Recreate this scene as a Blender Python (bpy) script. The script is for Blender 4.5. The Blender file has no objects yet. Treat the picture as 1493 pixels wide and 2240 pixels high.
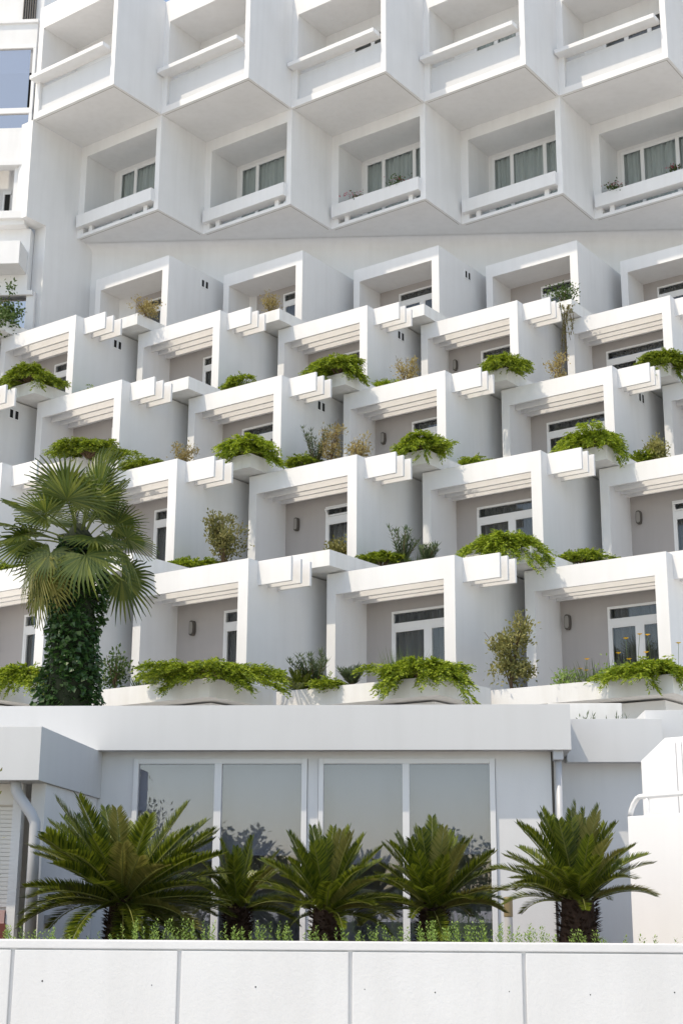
import bpy, bmesh, math, random
import numpy as np
from mathutils import Matrix, Vector

# ------------------------------------------------------------------ camera, sky, sun, exposure
S = bpy.context.scene
EYE = 1.65
W, H = 1493.0, 2240.0                       # size of the photograph in pixels
F, TH, RO = 3124.47, 0.265739, 0.0061554    # focal length in pixels, pitch, roll
cam = bpy.data.cameras.new('camera')
cam.sensor_fit = 'VERTICAL'; cam.sensor_height = 36; cam.lens = F / H * 36
cam.clip_end = 5000; cam.clip_start = .1
co = bpy.data.objects.new('camera', cam); S.collection.objects.link(co)
co.matrix_world = Matrix.Translation((0, 0, EYE)) @ Matrix.Rotation(math.pi / 2 + TH, 4, 'X') @ Matrix.Rotation(RO, 4, 'Z')
S.camera = co
SUN = Vector((-.456, -.2855, 1.0)).normalized()      # towards the sun
world = bpy.data.worlds.new('World'); S.world = world; world.use_nodes = True
nt = world.node_tree
sky = nt.nodes.new('ShaderNodeTexSky'); sky.sky_type = 'NISHITA'; sky.sun_disc = False
sky.sun_elevation = math.asin(SUN.z); sky.sun_rotation = math.atan2(SUN.x, SUN.y)
sky.air_density = 1.0; sky.dust_density = 1.0; sky.ozone_density = 1.0
nt.links.new(sky.outputs[0], nt.nodes['Background'].inputs[0])
nt.nodes['Background'].inputs[1].default_value = .15
sun = bpy.data.lights.new('sun', 'SUN'); sun.energy = 2.0; sun.angle = math.radians(.55); sun.color = (1, .965, .91)
so = bpy.data.objects.new('sun', sun); S.collection.objects.link(so)
so.rotation_euler = SUN.to_track_quat('Z', 'Y').to_euler(); so.location = (-20, -14, 60)
S.view_settings.view_transform = 'Standard'; S.view_settings.look = 'None'
S.view_settings.exposure = .84; S.view_settings.gamma = 1
S.view_settings.use_white_balance = True; S.view_settings.white_balance_temperature = 7800; S.view_settings.white_balance_tint = 10
S.render.engine = 'CYCLES'
S.cycles.max_bounces = 8; S.cycles.diffuse_bounces = 5; S.cycles.transparent_max_bounces = 16

# ------------------------------------------------------------------ helpers
rng = np.random.default_rng(7)
random.seed(7)
C = S.collection

def ray(px, py):
    X, Y = px - W / 2, H / 2 - py
    a = X * math.cos(RO) - Y * math.sin(RO); b = X * math.sin(RO) + Y * math.cos(RO)
    return np.array([a, F * math.cos(TH) - b * math.sin(TH), F * math.sin(TH) + b * math.cos(TH)])
def hit(px, py, P, n):                      # pixel ray with the plane through P with normal n
    r = ray(px, py); o = np.array([0, 0, EYE]); P = np.asarray(P, float)
    return o + r * (((P - o) @ n) / (r @ n))
def hit_y(px, py, y): return hit(px, py, (0, y, 0), np.array([0, 1., 0]))

class MB:
    def __init__(s): s.v = []; s.f = []; s.n = 0
    def add(s, v, f):
        s.v.append(np.asarray(v, float).reshape(-1, 3)); s.f += [tuple(int(i) + s.n for i in q) for q in f]; s.n += len(s.v[-1]); return s
    def box(s, x0, x1, y0, y1, z0, z1):
        v = [(x, y, z) for z in (z0, z1) for y in (y0, y1) for x in (x0, x1)]
        return s.add(v, [(0, 2, 3, 1), (4, 5, 7, 6), (0, 1, 5, 4), (2, 6, 7, 3), (0, 4, 6, 2), (1, 3, 7, 5)])
    def prism(s, poly, y0, y1):             # poly in x,z extruded along y (poly counter-clockwise seen from -y)
        n = len(poly); v = [(x, y0, z) for x, z in poly] + [(x, y1, z) for x, z in poly]
        return s.add(v, [tuple(range(n)), tuple(range(2 * n - 1, n - 1, -1))] + [((i + 1) % n, i, n + i, n + (i + 1) % n) for i in range(n)])
    def tube(s, pts, rad, n=10, cap=True):
        pts = [np.asarray(p, float) for p in pts]; rr = rad if isinstance(rad, (list, tuple, np.ndarray)) else [rad] * len(pts)
        v = []; f = []
        up = np.array([0, 0, 1.])
        for i, p in enumerate(pts):
            t = pts[min(i + 1, len(pts) - 1)] - pts[max(i - 1, 0)]; t /= np.linalg.norm(t) + 1e-9
            a = np.cross(t, up if abs(t[2]) < .95 else np.array([1., 0, 0])); a /= np.linalg.norm(a); b = np.cross(t, a)
            if i and np.dot(a, la) < 0: a, b = -a, -b
            la = a
            v += [p + rr[i] * (math.cos(q) * a + math.sin(q) * b) for q in np.linspace(0, 2 * math.pi, n, endpoint=False)]
        for i in range(len(pts) - 1):
            for j in range(n): f.append((i * n + j, i * n + (j + 1) % n, (i + 1) * n + (j + 1) % n, (i + 1) * n + j))
        if cap: f += [tuple(range(n - 1, -1, -1)), tuple(range((len(pts) - 1) * n, len(pts) * n))]
        return s.add(v, f)
    def leaves(s, P, D, N, L, B, mid=.45, fold=0.0):      # many pointed leaves: base, direction, side vector
        P, D, N = (np.asarray(a, float).reshape(-1, 3) for a in (P, D, N))
        n = len(P); L = np.broadcast_to(np.asarray(L, float), (n,))[:, None]; B = np.broadcast_to(np.asarray(B, float), (n,))[:, None]
        up = np.cross(N, D) * fold
        v = np.stack([P, P + D * L * mid + N * B / 2 + up * B, P + D * L, P + D * L * mid - N * B / 2 + up * B], 1).reshape(-1, 3)
        q = np.arange(n) * 4
        return s.add(v, np.stack([q, q + 1, q + 2, q + 3], 1))
    def mesh(s, name, bevel=0, smooth=False):
        m = bpy.data.meshes.new(name); m.from_pydata(np.concatenate(s.v).tolist(), [], s.f); m.update()
        if bevel:
            b = bmesh.new(); b.from_mesh(m)
            bmesh.ops.bevel(b, geom=b.edges[:], offset=bevel, segments=2, affect='EDGES', profile=.7)
            b.to_mesh(m); b.free()
        if smooth: m.polygons.foreach_set('use_smooth', [True] * len(m.polygons))
        return m

def link(name, mesh, mat=None, parent=None, loc=(0, 0, 0), rz=0):
    o = bpy.data.objects.new(name, mesh); C.objects.link(o)
    o.location = loc; o.rotation_euler = (0, 0, rz) if not hasattr(rz, '__len__') else rz
    if parent: o.parent = parent
    if mat and mesh and not mesh.materials: mesh.materials.append(mat)
    return o
def tag(o, label=None, cat=None, group=None, kind=None):
    if label: o['label'] = label
    if cat: o['category'] = cat
    if group: o['group'] = group
    if kind: o['kind'] = kind
    return o
def thing(name, label, cat, loc=(0, 0, 0), rz=0, group=None):
    return tag(link(name, None, None, None, loc, rz), label, cat, group)
def unit(v):
    v = np.asarray(v, float); return v / (np.linalg.norm(v, axis=-1, keepdims=True) + 1e-12)

# ------------------------------------------------------------------ materials
def mat(name, col, rough=.7, spec=.3):
    m = bpy.data.materials.new(name); m.use_nodes = True
    b = m.node_tree.nodes['Principled BSDF']
    b.inputs['Base Color'].default_value = (*col, 1); b.inputs['Roughness'].default_value = rough
    b.inputs['Specular IOR Level'].default_value = spec
    return m
def plaster(name, col, mottled=.05, bump=.12, scale=55, streak=.06, stain=None):
    m = mat(name, col, .82, .25); t = m.node_tree; N = t.nodes.new; Lk = t.links.new; b = t.nodes['Principled BSDF']
    geo = N('ShaderNodeNewGeometry')
    n1 = N('ShaderNodeTexNoise'); n1.inputs['Scale'].default_value = 1.3; n1.inputs['Detail'].default_value = 6; Lk(geo.outputs['Position'], n1.inputs['Vector'])
    mp = N('ShaderNodeMapping'); mp.inputs['Scale'].default_value = (5, 5, .45); Lk(geo.outputs['Position'], mp.inputs['Vector'])
    n2 = N('ShaderNodeTexNoise'); n2.inputs['Scale'].default_value = 1.0; n2.inputs['Detail'].default_value = 5; Lk(mp.outputs[0], n2.inputs['Vector'])
    r1 = N('ShaderNodeMapRange'); r1.inputs[1].default_value = .3; r1.inputs[2].default_value = .7; r1.inputs[3].default_value = 1 - mottled; r1.inputs[4].default_value = 1; Lk(n1.outputs[0], r1.inputs[0])
    r2 = N('ShaderNodeMapRange'); r2.inputs[1].default_value = .42; r2.inputs[2].default_value = .68; r2.inputs[3].default_value = 1; r2.inputs[4].default_value = 1 - streak; Lk(n2.outputs[0], r2.inputs[0])
    mu = N('ShaderNodeMath'); mu.operation = 'MULTIPLY'; Lk(r1.outputs[0], mu.inputs[0]); Lk(r2.outputs[0], mu.inputs[1])
    mx = N('ShaderNodeMix'); mx.data_type = 'RGBA'; mx.inputs['A'].default_value = (*(stain or (col[0] * .45, col[1] * .43, col[2] * .4)), 1); mx.inputs['B'].default_value = (*col, 1)
    Lk(mu.outputs[0], mx.inputs['Factor']); Lk(mx.outputs['Result'], b.inputs['Base Color'])
    n3 = N('ShaderNodeTexNoise'); n3.inputs['Scale'].default_value = scale; n3.inputs['Detail'].default_value = 8; n3.inputs['Roughness'].default_value = .7; Lk(geo.outputs['Position'], n3.inputs['Vector'])
    bp = N('ShaderNodeBump'); bp.inputs['Strength'].default_value = bump; bp.inputs['Distance'].default_value = .02; Lk(n3.outputs[0], bp.inputs['Height']); Lk(bp.outputs[0], b.inputs['Normal'])
    return m
def leafmat(name, c1, c2, rough=.5, trans=.3, spec=.35):      # colour varies from leaf to leaf
    m = mat(name, c1, rough, spec); t = m.node_tree; N = t.nodes.new; Lk = t.links.new; b = t.nodes['Principled BSDF']
    geo = N('ShaderNodeNewGeometry'); oi = N('ShaderNodeObjectInfo')
    mx = N('ShaderNodeMix'); mx.data_type = 'RGBA'; mx.inputs['A'].default_value = (*c1, 1); mx.inputs['B'].default_value = (*c2, 1)
    Lk(geo.outputs['Random Per Island'], mx.inputs['Factor'])
    hs = N('ShaderNodeHueSaturation'); ad = N('ShaderNodeMapRange'); ad.inputs[3].default_value = .8; ad.inputs[4].default_value = 1.2; Lk(oi.outputs['Random'], ad.inputs[0])
    Lk(ad.outputs[0], hs.inputs['Value']); Lk(mx.outputs['Result'], hs.inputs['Color']); Lk(hs.outputs[0], b.inputs['Base Color'])
    tr = N('ShaderNodeBsdfTranslucent'); Lk(hs.outputs[0], tr.inputs['Color'])
    ms = N('ShaderNodeMixShader'); ms.inputs[0].default_value = trans; Lk(b.outputs[0], ms.inputs[1]); Lk(tr.outputs[0], ms.inputs[2])
    Lk(ms.outputs[0], t.nodes['Material Output'].inputs['Surface'])
    return m
def glassmat(name, tint, refl, rough=.02, gc=(.95, .97, 1)):
    m = bpy.data.materials.new(name); m.use_nodes = True; t = m.node_tree; t.nodes.clear(); N = t.nodes.new; Lk = t.links.new
    o = N('ShaderNodeOutputMaterial'); tr = N('ShaderNodeBsdfTransparent'); tr.inputs[0].default_value = (*tint, 1)
    gl = N('ShaderNodeBsdfGlossy'); gl.inputs['Roughness'].default_value = rough; gl.inputs['Color'].default_value = (*gc, 1)
    fr = N('ShaderNodeLayerWeight'); fr.inputs[0].default_value = .5; pw = N('ShaderNodeMath'); pw.operation = 'POWER'; pw.inputs[1].default_value = 5; Lk(fr.outputs['Facing'], pw.inputs[0])
    mr = N('ShaderNodeMapRange'); mr.inputs[3].default_value = refl; mr.inputs[4].default_value = 1.0; Lk(pw.outputs[0], mr.inputs[0])
    ms = N('ShaderNodeMixShader'); Lk(mr.outputs[0], ms.inputs[0]); Lk(tr.outputs[0], ms.inputs[1]); Lk(gl.outputs[0], ms.inputs[2]); Lk(ms.outputs[0], o.inputs['Surface'])
    return m
WHITE = (.76, .76, .76)
M = dict(
    white=plaster('white_render', WHITE, .07, .14, 45, .06),
    fascia=plaster('painted_fascia', (.61, .62, .63), .04, .05, 40, .04),
    wall=plaster('white_concrete', (.67, .675, .68), .09, .22, 30, .06),
    lifted_white=plaster('lifted_white_paint', (.86, .86, .865), .03, .10, 40, .03),  # white raised to make up for weak ambient light on the stair walls
    planter=plaster('planter_concrete', (.76, .76, .75), .08, .15, 40, .12, (.30, .26, .19)),
    inner=plaster('interior_wall', (.5, .5, .5), .02, .02),
    frame=mat('white_frame_paint', (.78, .78, .78), .4, .4),
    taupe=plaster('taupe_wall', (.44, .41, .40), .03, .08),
    glass=glassmat('room_glass', (.90, .92, .92), .035),
    bigglass=glassmat('solar_glass', (.84, .86, .90), .115, .01, (.86, .87, .97)),
    blueglass=glassmat('blue_glass', (.25, .31, .40), .50, .02, (.95, .93, .90)),
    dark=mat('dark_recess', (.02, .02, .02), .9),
    bronze=mat('bronze_lamp', (.10, .09, .08), .5),
    lampglass=mat('lamp_glass', (.28, .26, .24), .35, .5),
    soil=mat('soil', (.07, .05, .035), .95),
    pipe=mat('grey_pipe', (.48, .49, .51), .35, .5),
    paint=mat('rail_paint', (.82, .82, .82), .35, .5),
    brass=mat('brass', (.30, .23, .12), .4, .6),
    groove=mat('groove_shadow', (.36, .34, .31), .9),
    frost=mat('frosted_lamp', (.62, .62, .62), .5, .4),
    shutter=mat('shutter_white', (.72, .70, .66), .5, .3),
    rose=plaster('rose_plaster', (.50, .33, .31), .08, .1),
    red=mat('red_panel', (.17, .05, .04), .7),
    pave=plaster('pale_paving', (.62, .605, .575), .12, .1, 20, 0),
    bark=plaster('cycad_bark', (.055, .030, .020), .5, .9, 18, 0),
    ivystem=mat('ivy_core', (.012, .018, .008), .95),
    stem=mat('brown_stem', (.13, .085, .05), .85),
    juniper=leafmat('juniper_leaf', (.08, .145, .012), (.38, .46, .042), .6, .34),
    cycad=leafmat('cycad_leaf', (.028, .058, .008), (.20, .235, .022), .34, .36, .5),
    cycadrib=mat('cycad_rib', (.16, .17, .045), .5),
    fan=leafmat('fan_leaf', (.050, .088, .016), (.17, .20, .035), .40, .36, .45),
    fanold=leafmat('fan_old_leaf', (.15, .16, .035), (.27, .25, .07), .5, .3),
    ivy=leafmat('ivy_leaf', (.014, .045, .012), (.045, .105, .022), .4, .15, .45),
    oleander=leafmat('oleander_leaf', (.06, .10, .05), (.16, .21, .10), .45, .25),
    dry=leafmat('dry_leaf', (.26, .20, .07), (.40, .33, .14), .6, .3),
    olive=leafmat('olive_leaf', (.16, .17, .05), (.34, .31, .11), .55, .3),
    fresh=leafmat('fresh_leaf', (.17, .29, .06), (.34, .47, .12), .5, .35),
    tree=leafmat('tree_leaf', (.035, .075, .015), (.09, .14, .03), .5, .3),
    grass=leafmat('grass_blade', (.09, .14, .05), (.17, .22, .09), .6, .3),
    pink=leafmat('pink_petal', (.42, .05, .10), (.55, .13, .20), .6, .3),
    yellow=leafmat('yellow_petal', (.75, .42, .02), (.80, .55, .06), .6, .3),
    hill=mat('added_hill', (.06, .075, .05), .95),
)
def curtainmat(name, c):
    m = mat(name, c, .9, .1); t = m.node_tree; b = t.nodes['Principled BSDF']; geo = t.nodes.new('ShaderNodeNewGeometry')
    n = t.nodes.new('ShaderNodeTexNoise'); n.inputs['Scale'].default_value = 40; t.links.new(geo.outputs['Position'], n.inputs['Vector'])
    mx = t.nodes.new('ShaderNodeMix'); mx.data_type = 'RGBA'; mx.inputs['A'].default_value = (c[0] * .86, c[1] * .86, c[2] * .86, 1); mx.inputs['B'].default_value = (*c, 1)
    t.links.new(n.outputs[0], mx.inputs['Factor']); t.links.new(mx.outputs['Result'], b.inputs['Base Color'])
    return m
M['pane_sheen'] = curtainmat('reflection_grey', (.40, .395, .405)); M['drape'] = curtainmat('grey_drape', (.13, .125, .12)); M['net'] = curtainmat('pale_drape', (.52, .55, .54))  # first colour stands in for the grey reflection in the pavilion panes

# ------------------------------------------------------------------ setting: ground, added hill behind
SOIL = EYE - .62
g = MB().box(-900, 900, -900, 900, -.4, 0).mesh('ground'); tag(link('ground', g, M['pave']), kind='structure')
hv, hf = [], []
for i in range(121):                       # low rise added out of view, to darken the reflection low in the panes
    a = math.pi + math.pi * i / 120
    h = 4.2 + .5 * math.sin(i * .31) + .4 * math.sin(i * .83) + .3 * math.sin(i * 1.9)
    for r, z in ((230, 0), (260, h * .8), (330, h * 1.15), (480, 0)): hv.append((r * math.cos(a), r * math.sin(a), z))
for i in range(120):
    for j in range(3): hf.append((i * 4 + j, i * 4 + j + 1, i * 4 + j + 5, i * 4 + j + 4))
tag(link('added_hills', MB().add(hv, hf).mesh('added_hills', smooth=True), M['hill']), kind='structure')

# ------------------------------------------------------------------ hotel: rotated boxes on a regular grid
AL = 0.6308992
U = np.array([math.cos(AL), -math.sin(AL), 0]); Wd = np.array([math.sin(AL), math.cos(AL), 0]); Z = np.array([0, 0, 1.])
DU, DW = 3.44306, 2.03602
DV = U * DU + Wd * DW
ORG = {1: (-6.7631, 37.2088, 23.1202), 2: (-5.5467, 38.8761, 19.9419), 3: (-5.173, 39.0741, 18.539), 4: (-7.3043, 36.4209, 15.4823),
       5: (-5.4667, 33.4063, 12.4757), 6: (-3.6531, 30.3614, 9.4762), 7: (-1.8051, 27.149, 6.4454)}
ORG = {k: np.array(v) + Z * EYE for k, v in ORG.items()}
ORG[8] = ORG[7] - Wd * 3.5 - Z * 3.03
def near(k, i): return ORG[k] + DV * i
def loc(k, i, P):
    e = np.asarray(P) - near(k, i); return e @ U, e @ Wd, e[2]
def onw(px, py, k, i, w=0): return hit(px, py, near(k, i) + Wd * w, Wd)      # pixel on a plane parallel to the box fronts
def onu(px, py, k, i, u=0): return hit(px, py, near(k, i) + U * u, U)

hotel = thing('hotel_building', 'white concrete hotel of rotated balcony boxes stepping back in planted terraces', 'building')
AT, HB = 3.05, 3.03
def boxmesh(closed):
    b = MB(); D = 4.4
    b.box(-.25, 0, 0, D, -HB, 0).box(-AT, -2.83, 0, D, -HB, 0)
    if closed:
        b.box(-2.83, -.25, 0, .12, -.41, 0).box(-2.83, -.25, .12, D, -.41, -.004)
    else:
        b.box(-2.83, -.25, 0, .06, -.44, 0).box(-2.83, -.25, 1.02, D, -.44, -.004)
    b.box(-2.83, -.25, .05, D, -HB - .16, -HB - .012).box(-2.83, -.25, D - .1, D - .003, -HB, -.44)
    return b.mesh('room_box')
MESH_T, MESH_C = boxmesh(False), boxmesh(True)
bm_ = MB().box(-2.83, .82, 0, .06, -.49, -.006); BEAM = bm_.mesh('pergola_beam', .008)
SLOT = MB().box(.004, DU - AT - .004, 3.0, 4.3, -.30, -.006).box(.004, DU - AT - .004, 3.6, 3.8, -HB, -.30).mesh('gap_infill')
def planter_mesh():
    b = MB(); x0, x1, y0, y1, z0, z1, t = -2.72, .85, 1.5, 3.30, .03, .36, .07
    b.box(x0, x1, y0, y0 + t, z0, z1).box(x1 - t, x1, y0 + t, y1, z0, z1).box(x0, x0 + t, y0 + t, y1, z0, z1)
    b.box(x0 + t, x1 - t, y0 + t, y1, z0, z0 + .06)
    return b.mesh('planter')
PLANTER = planter_mesh()
PSOIL = MB().box(-2.65, .78, 1.57, 3.3, .09, .31).mesh('soil')
VENT = MB().box(-.01, .012, 1.46, 1.57, -.47, -.25).box(-.01, .012, 1.64, 1.75, -.47, -.25).mesh('vent')
VENTF = MB()
for y in (1.46, 1.64):
    VENTF.box(.0, .02, y - .025, y, -.495, -.225).box(.0, .02, y + .11, y + .135, -.495, -.225).box(.0, .02, y, y + .11, -.25, -.225).box(.0, .02, y, y + .11, -.495, -.47)
VENTF = VENTF.mesh('vent_frame')
def lamp_mesh():
    b = MB(); pts = []
    for a in np.linspace(0, 2 * math.pi, 20, endpoint=False):
        x, z = math.cos(a), math.sin(a)
        pts.append((.065 * np.sign(x) * abs(x) ** .6, .16 * np.sign(z) * abs(z) ** .6))
    return b.prism(pts, -.09, 0).mesh('wall_lamp', .012), MB().prism([(x * .72, z * .80) for x, z in pts], -.11, -.085).mesh('lamp_diffuser', .006)
LAMP, LAMPG = lamp_mesh()

def curtain(x0, x1, z0, z1, y, amp=.035, wl=.16, gap=None):
    n = max(8, int((x1 - x0) / .02)); xs = np.linspace(x0, x1, n)
    ph = rng.uniform(0, 6); ys = y + amp * np.sin(xs / wl * 2 * math.pi + ph) + amp * .6 * np.sin(xs / wl * 3.7 + 2 * ph)
    v = [(x, yy, z) for z in (z0, z1) for x, yy in zip(xs, ys)]
    return MB().add(v, [(i, i + 1, n + i + 1, n + i) for i in range(n - 1)]).mesh('curtain', smooth=True)

def window(parent, L, R, us, ue, wb, ztop, zbot, transom, mull, tilt=False, drape='drape', cfrac=.06, mw=.06):
    """back wall with its opening, white frame, panes and curtain; local coordinates of the box"""
    zc = -.41 if not transom else -.44
    fr = MB(); ft = .05; y0, y1 = wb - .02, wb + .05
    fr.box(us, us + ft, y0, y1, zbot, ztop).box(ue - ft, ue, y0, y1, zbot, ztop).box(us + ft, ue - ft, y0, y1, ztop - ft, ztop)
    panes = []
    zt = ztop - ft
    if transom:
        fr.box(us + ft, ue - ft, y0 + .004, y1, ztop - .40, ztop - .25)
        panes.append((us + ft, ue - ft, ztop - .25, zt)); zt = ztop - .40
    xs = [us + ft] + [m for m in mull] + [ue - ft]
    for m in mull: fr.box(m - mw, m + mw, y0 + .006, y1, zbot, zt)
    for a, b_ in zip(xs[:-1], xs[1:]):
        a2 = a + (mw if a in mull else 0); b2 = b_ - (mw if b_ in mull else 0)
        fr.box(a2, a2 + .035, y0 + .012, y1 - .01, zbot, zt).box(b2 - .035, b2, y0 + .012, y1 - .01, zbot, zt).box(a2 + .035, b2 - .035, y0 + .012, y1 - .01, zt - .035, zt)
        panes.append((a2 + .035, b2 - .035, zbot, zt - .035))
    link('window_frame', fr.mesh('window_frame'), M['frame'], parent)
    for k, (a, b_, z0, z1) in enumerate(panes):
        if tilt and k == 0:
            f = MB(); w_, h_ = b_ - a, z1 - z0; t = .035
            f.box(0, t, 0, .04, 0, h_).box(w_ - t, w_, 0, .04, 0, h_).box(t, w_ - t, 0, .04, 0, t).box(t, w_ - t, 0, .04, h_ - t, h_)
            o = link('open_transom', f.mesh('open_transom'), M['frame'], parent, (a, wb - .03, z0), (math.radians(32), 0, 0))
            p = link('pane', MB().box(a, b_, wb + .02, wb + .028, z0, z1).mesh('pane'), M['glass'], parent)
            continue
        link('pane', MB().box(a, b_, wb + .01, wb + .018, z0, z1).mesh('pane'), M['glass'], parent)
    link('curtain', curtain(us + (ue - us) * cfrac, ue - .04, zbot, ztop - .03, wb + .13), M[drape], parent)

WIN = {  # pixel of the left edge of each room's window, where the photograph shows it
    (7, -1): (52, 1400), (7, 0): (490, 1385), (7, 1): (857, 1345), (7, 2): (1328, 1340),
    (6, -1): None, (6, 0): (338, 1150), (6, 1): (713, 1130), (6, 2): (1043, 1120), (6, 3): (1470, 1110),
    (5, -1): None, (5, 0): (245, 950), (5, 1): (530, 950), (5, 2): (901, 935), (5, 3): (1195, 935), (5, 4): None,
    (4, -1): None, (4, 0): (120, 815), (4, 1): (445, 805), (4, 2): None, (4, 3): (1052, 780), (4, 4): (1325, 775),
    (3, 0): (315, 690), (3, 1): (620, 675), (3, 2): (873, 660), (3, 3): (1183, 640), (3, 4): (1437, 645)}
LAMPS = {(7, 0): (424, 1375), (7, 2): (1243, 1362), (6, 1): (651, 1148), (6, 3): (1398, 1133), (5, 2): (840, 960), (4, 3): (997, 800)}
TILT = {(6, 1), (6, 3)}
for (k, i), px in WIN.items():
    n = near(k, i); closed = k == 3; wb = 1.10
    box = link('room_box', MESH_C if closed else MESH_T, M['white'], hotel, n, -AL)
    us = loc(k, i, onw(*px, k, i, wb))[0] if px else -2.1
    us = min(max(us, -2.5), -.75); ue = -.30
    zt = -.70 if not closed else -.62
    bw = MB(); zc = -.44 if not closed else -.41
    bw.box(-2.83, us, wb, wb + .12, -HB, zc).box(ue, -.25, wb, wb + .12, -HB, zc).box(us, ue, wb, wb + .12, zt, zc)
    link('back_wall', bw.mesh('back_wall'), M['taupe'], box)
    wdt = ue - us
    window(box, -2.83, -.25, us, ue, wb, zt, -HB + .03, True, [us + wdt * .46] if wdt > 1.35 else [], (k, i) in TILT)
    if not closed:
        for y in (.30, .60, .90): link('pergola_beam', BEAM, M['white'], box, (0, y, 0))
    if (k in (3, 4) and i % 2 == 0) or (k == 5 and i % 2):
        link('vent_frame', VENTF, M['frame'], box); link('vent', VENT, M['dark'], box)
    if (k, i) in LAMPS:
        a, _, c = loc(k, i, onw(*LAMPS[k, i], k, i, wb))
        lp = link('wall_lamp', LAMP, M['bronze'], box, (a, wb - .003, c)); link('lamp_diffuser', LAMPG, M['lampglass'], box, (a, wb - .003, c))
    if not closed: link('gap_infill', SLOT, M['white'], box)
# planters along the edge of each terrace (the one of the lowest terrace has nothing below it)
PL = [(k, i) for k in (4, 5, 6, 7) for i in range(-1, 5) if (k, i) in WIN] + [(8, i) for i in (-1, 0, 1, 2)]
for k, i in PL:
    p = link('planter', PLANTER, M['planter'], hotel, near(k, i), -AL)
    link('soil', PSOIL, M['soil'], p)
# slabs that carry the lowest terrace, stepped in under the planters
SLAB8 = MB().box(-2.9, .50, 1.95, 5.6, -.28, -.004).mesh('terrace_slab')
for i in (-1, 0, 1, 2): link('terrace_slab', SLAB8, M['white'], hotel, near(8, i) - np.array([0, 0, .003 * (i + 1)]), -AL)

# upper two storeys: flush boxes that share their corners
AU = DU
def upper(k, ht, zc, pr, pl, sill):
    b = MB(); D = 5.5
    b.box(-pr, 0, 0, D, 0, ht).box(-AU, -AU + pl, 0, D, 0, ht)
    b.box(-AU + pl, -pr, 0, D, 0, sill).box(-AU + pl, -pr, 0, D, zc, ht)
    b.box(-AU + pl, -pr, D - .1, D - .004, sill, zc)
    return b.mesh('balcony_box')
U1 = upper(1, 3.92, 3.15, .17, .20, .20); U2 = upper(2, 3.175, 2.78, .18, .26, .10)
CAP = MB().box(-3.40, -.24, -.30, .14, 1.24, 1.37).mesh('rail_cap', .01)
PANEL = MB().box(-3.24, -.173, .10, .16, .203, 1.10).mesh('parapet_panel')
LIP = MB().box(-3.24, -.173, .012, .09, .203, .25).mesh('sill_strip')
TROUGH = MB().box(-3.34, -.16, -.16, -.10, .29, .70).box(-3.34, -.16, .14, .20, .29, .70).box(-3.34, -3.28, -.10, .14, .29, .70).box(-.22, -.16, -.10, .14, .29, .70).box(-3.28, -.22, -.10, .14, .29, .55).mesh('flower_trough')
TRFOOT = MB().box(-.07, .08, .02, .12, .10, .292).mesh('trough_support')
for i in range(-1, 6):
    if i >= 0:
        n = near(1, i); box = link('balcony_box', U1, M['white'], hotel, n, -AL)
        wb = 1.43; us, ue = -2.2, -.35
        us = [-.6, -1.25, -2.2, -2.5, -2.6, -2.2][i]
        bw = MB().box(-3.243, us, wb, wb + .1, .2, 3.15).box(ue, -.17, wb, wb + .1, .2, 3.15).box(us, ue, wb, wb + .1, 2.62, 3.15)
        link('back_wall', bw.mesh('back_wall'), M['white'], box)
        if ue - us > .3: window(box, 0, 0, us, ue, wb, 2.62, .23, False, [us + .75, us + 1.5] if ue - us > 1.6 else [], drape='net' if i in (3,) else 'drape', cfrac=[.1, .1, .5, .02, .35, .1][i], mw=.03)
        link('rail_cap', CAP, M['white'], box); link('parapet_panel', PANEL, M['fascia'], box); link('sill_strip', LIP, M['fascia'], box)
        if i in (1, 3): link('socket_plate', MB().box(-3.243, -3.21, .78, .86, 1.86, 2.06).mesh('socket_plate', .006), M['frame'], box)
    if i >= 0:
        n = near(2, i); box = link('balcony_box', U2, M['white'], hotel, n, -AL)
        wb = 1.25; us, ue = -3.05, -.25
        if i == 0: us = -2.95
        bw = MB().box(-3.183, us, wb, wb + .1, .1, 2.78).box(ue, -.18, wb, wb + .1, .1, 2.78).box(us, ue, wb, wb + .1, 2.66, 2.78)
        link('back_wall', bw.mesh('back_wall'), M['white'], box)
        window(box, 0, 0, us, ue, wb, 2.66, .13, False, [us + .70, us + 1.85], drape='net', cfrac=.0, mw=.025)
        link('flower_trough', TROUGH, M['white'], box); [link('trough_support', TRFOOT, M['white'], box, (x, 0, 0)) for x in (-2.88, -.55)]
DRIP = MB().box(-AU + .06, -.09, .10, .118, -.004, .02).box(-.098, -.08, .10, 2.0, -.004, .02).mesh('drip_groove')
for k in (1, 2):
    for i in range(0, 6): link('drip_groove', DRIP, M['groove'], hotel, near(k, i), -AL)
# end wall at the left of the upper storeys, and the wall that closes the terraces under a rounded cove
e0 = near(1, 0)
link('end_wall', MB().box(-3.95, -AU - .003, .0, 6.0, -3.25, .0).box(-3.95, -AU - .003, .8, 6.0, -11.0, -3.25).mesh('end_wall'), M['white'], hotel, e0, -AL)
a, b_ = np.array([-7.62, 41.45]), np.array([10.32, 40.28]); ang = math.atan2(b_[1] - a[1], b_[0] - a[0])
z0 = 19.94 + EYE
prof = [(0, z0 - 8), (0, z0 - .34)] + [(-.30 * (1 - math.cos(t)), z0 - .34 + .33 * math.sin(t)) for t in np.linspace(.15, math.pi / 2 - .02, 9)] + [(2, z0 - .01), (2, z0 - 8)]
cv = MB(); n_ = len(prof)
v = [(x, y, z) for x in (-1.0, 22) for y, z in prof]
cv.add(v, [(j, j + 1, n_ + j + 1, n_ + j) for j in range(n_ - 1)])
link('facade_wall', cv.mesh('facade_wall'), M['white'], hotel, (a[0], a[1], 0), ang)
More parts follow.
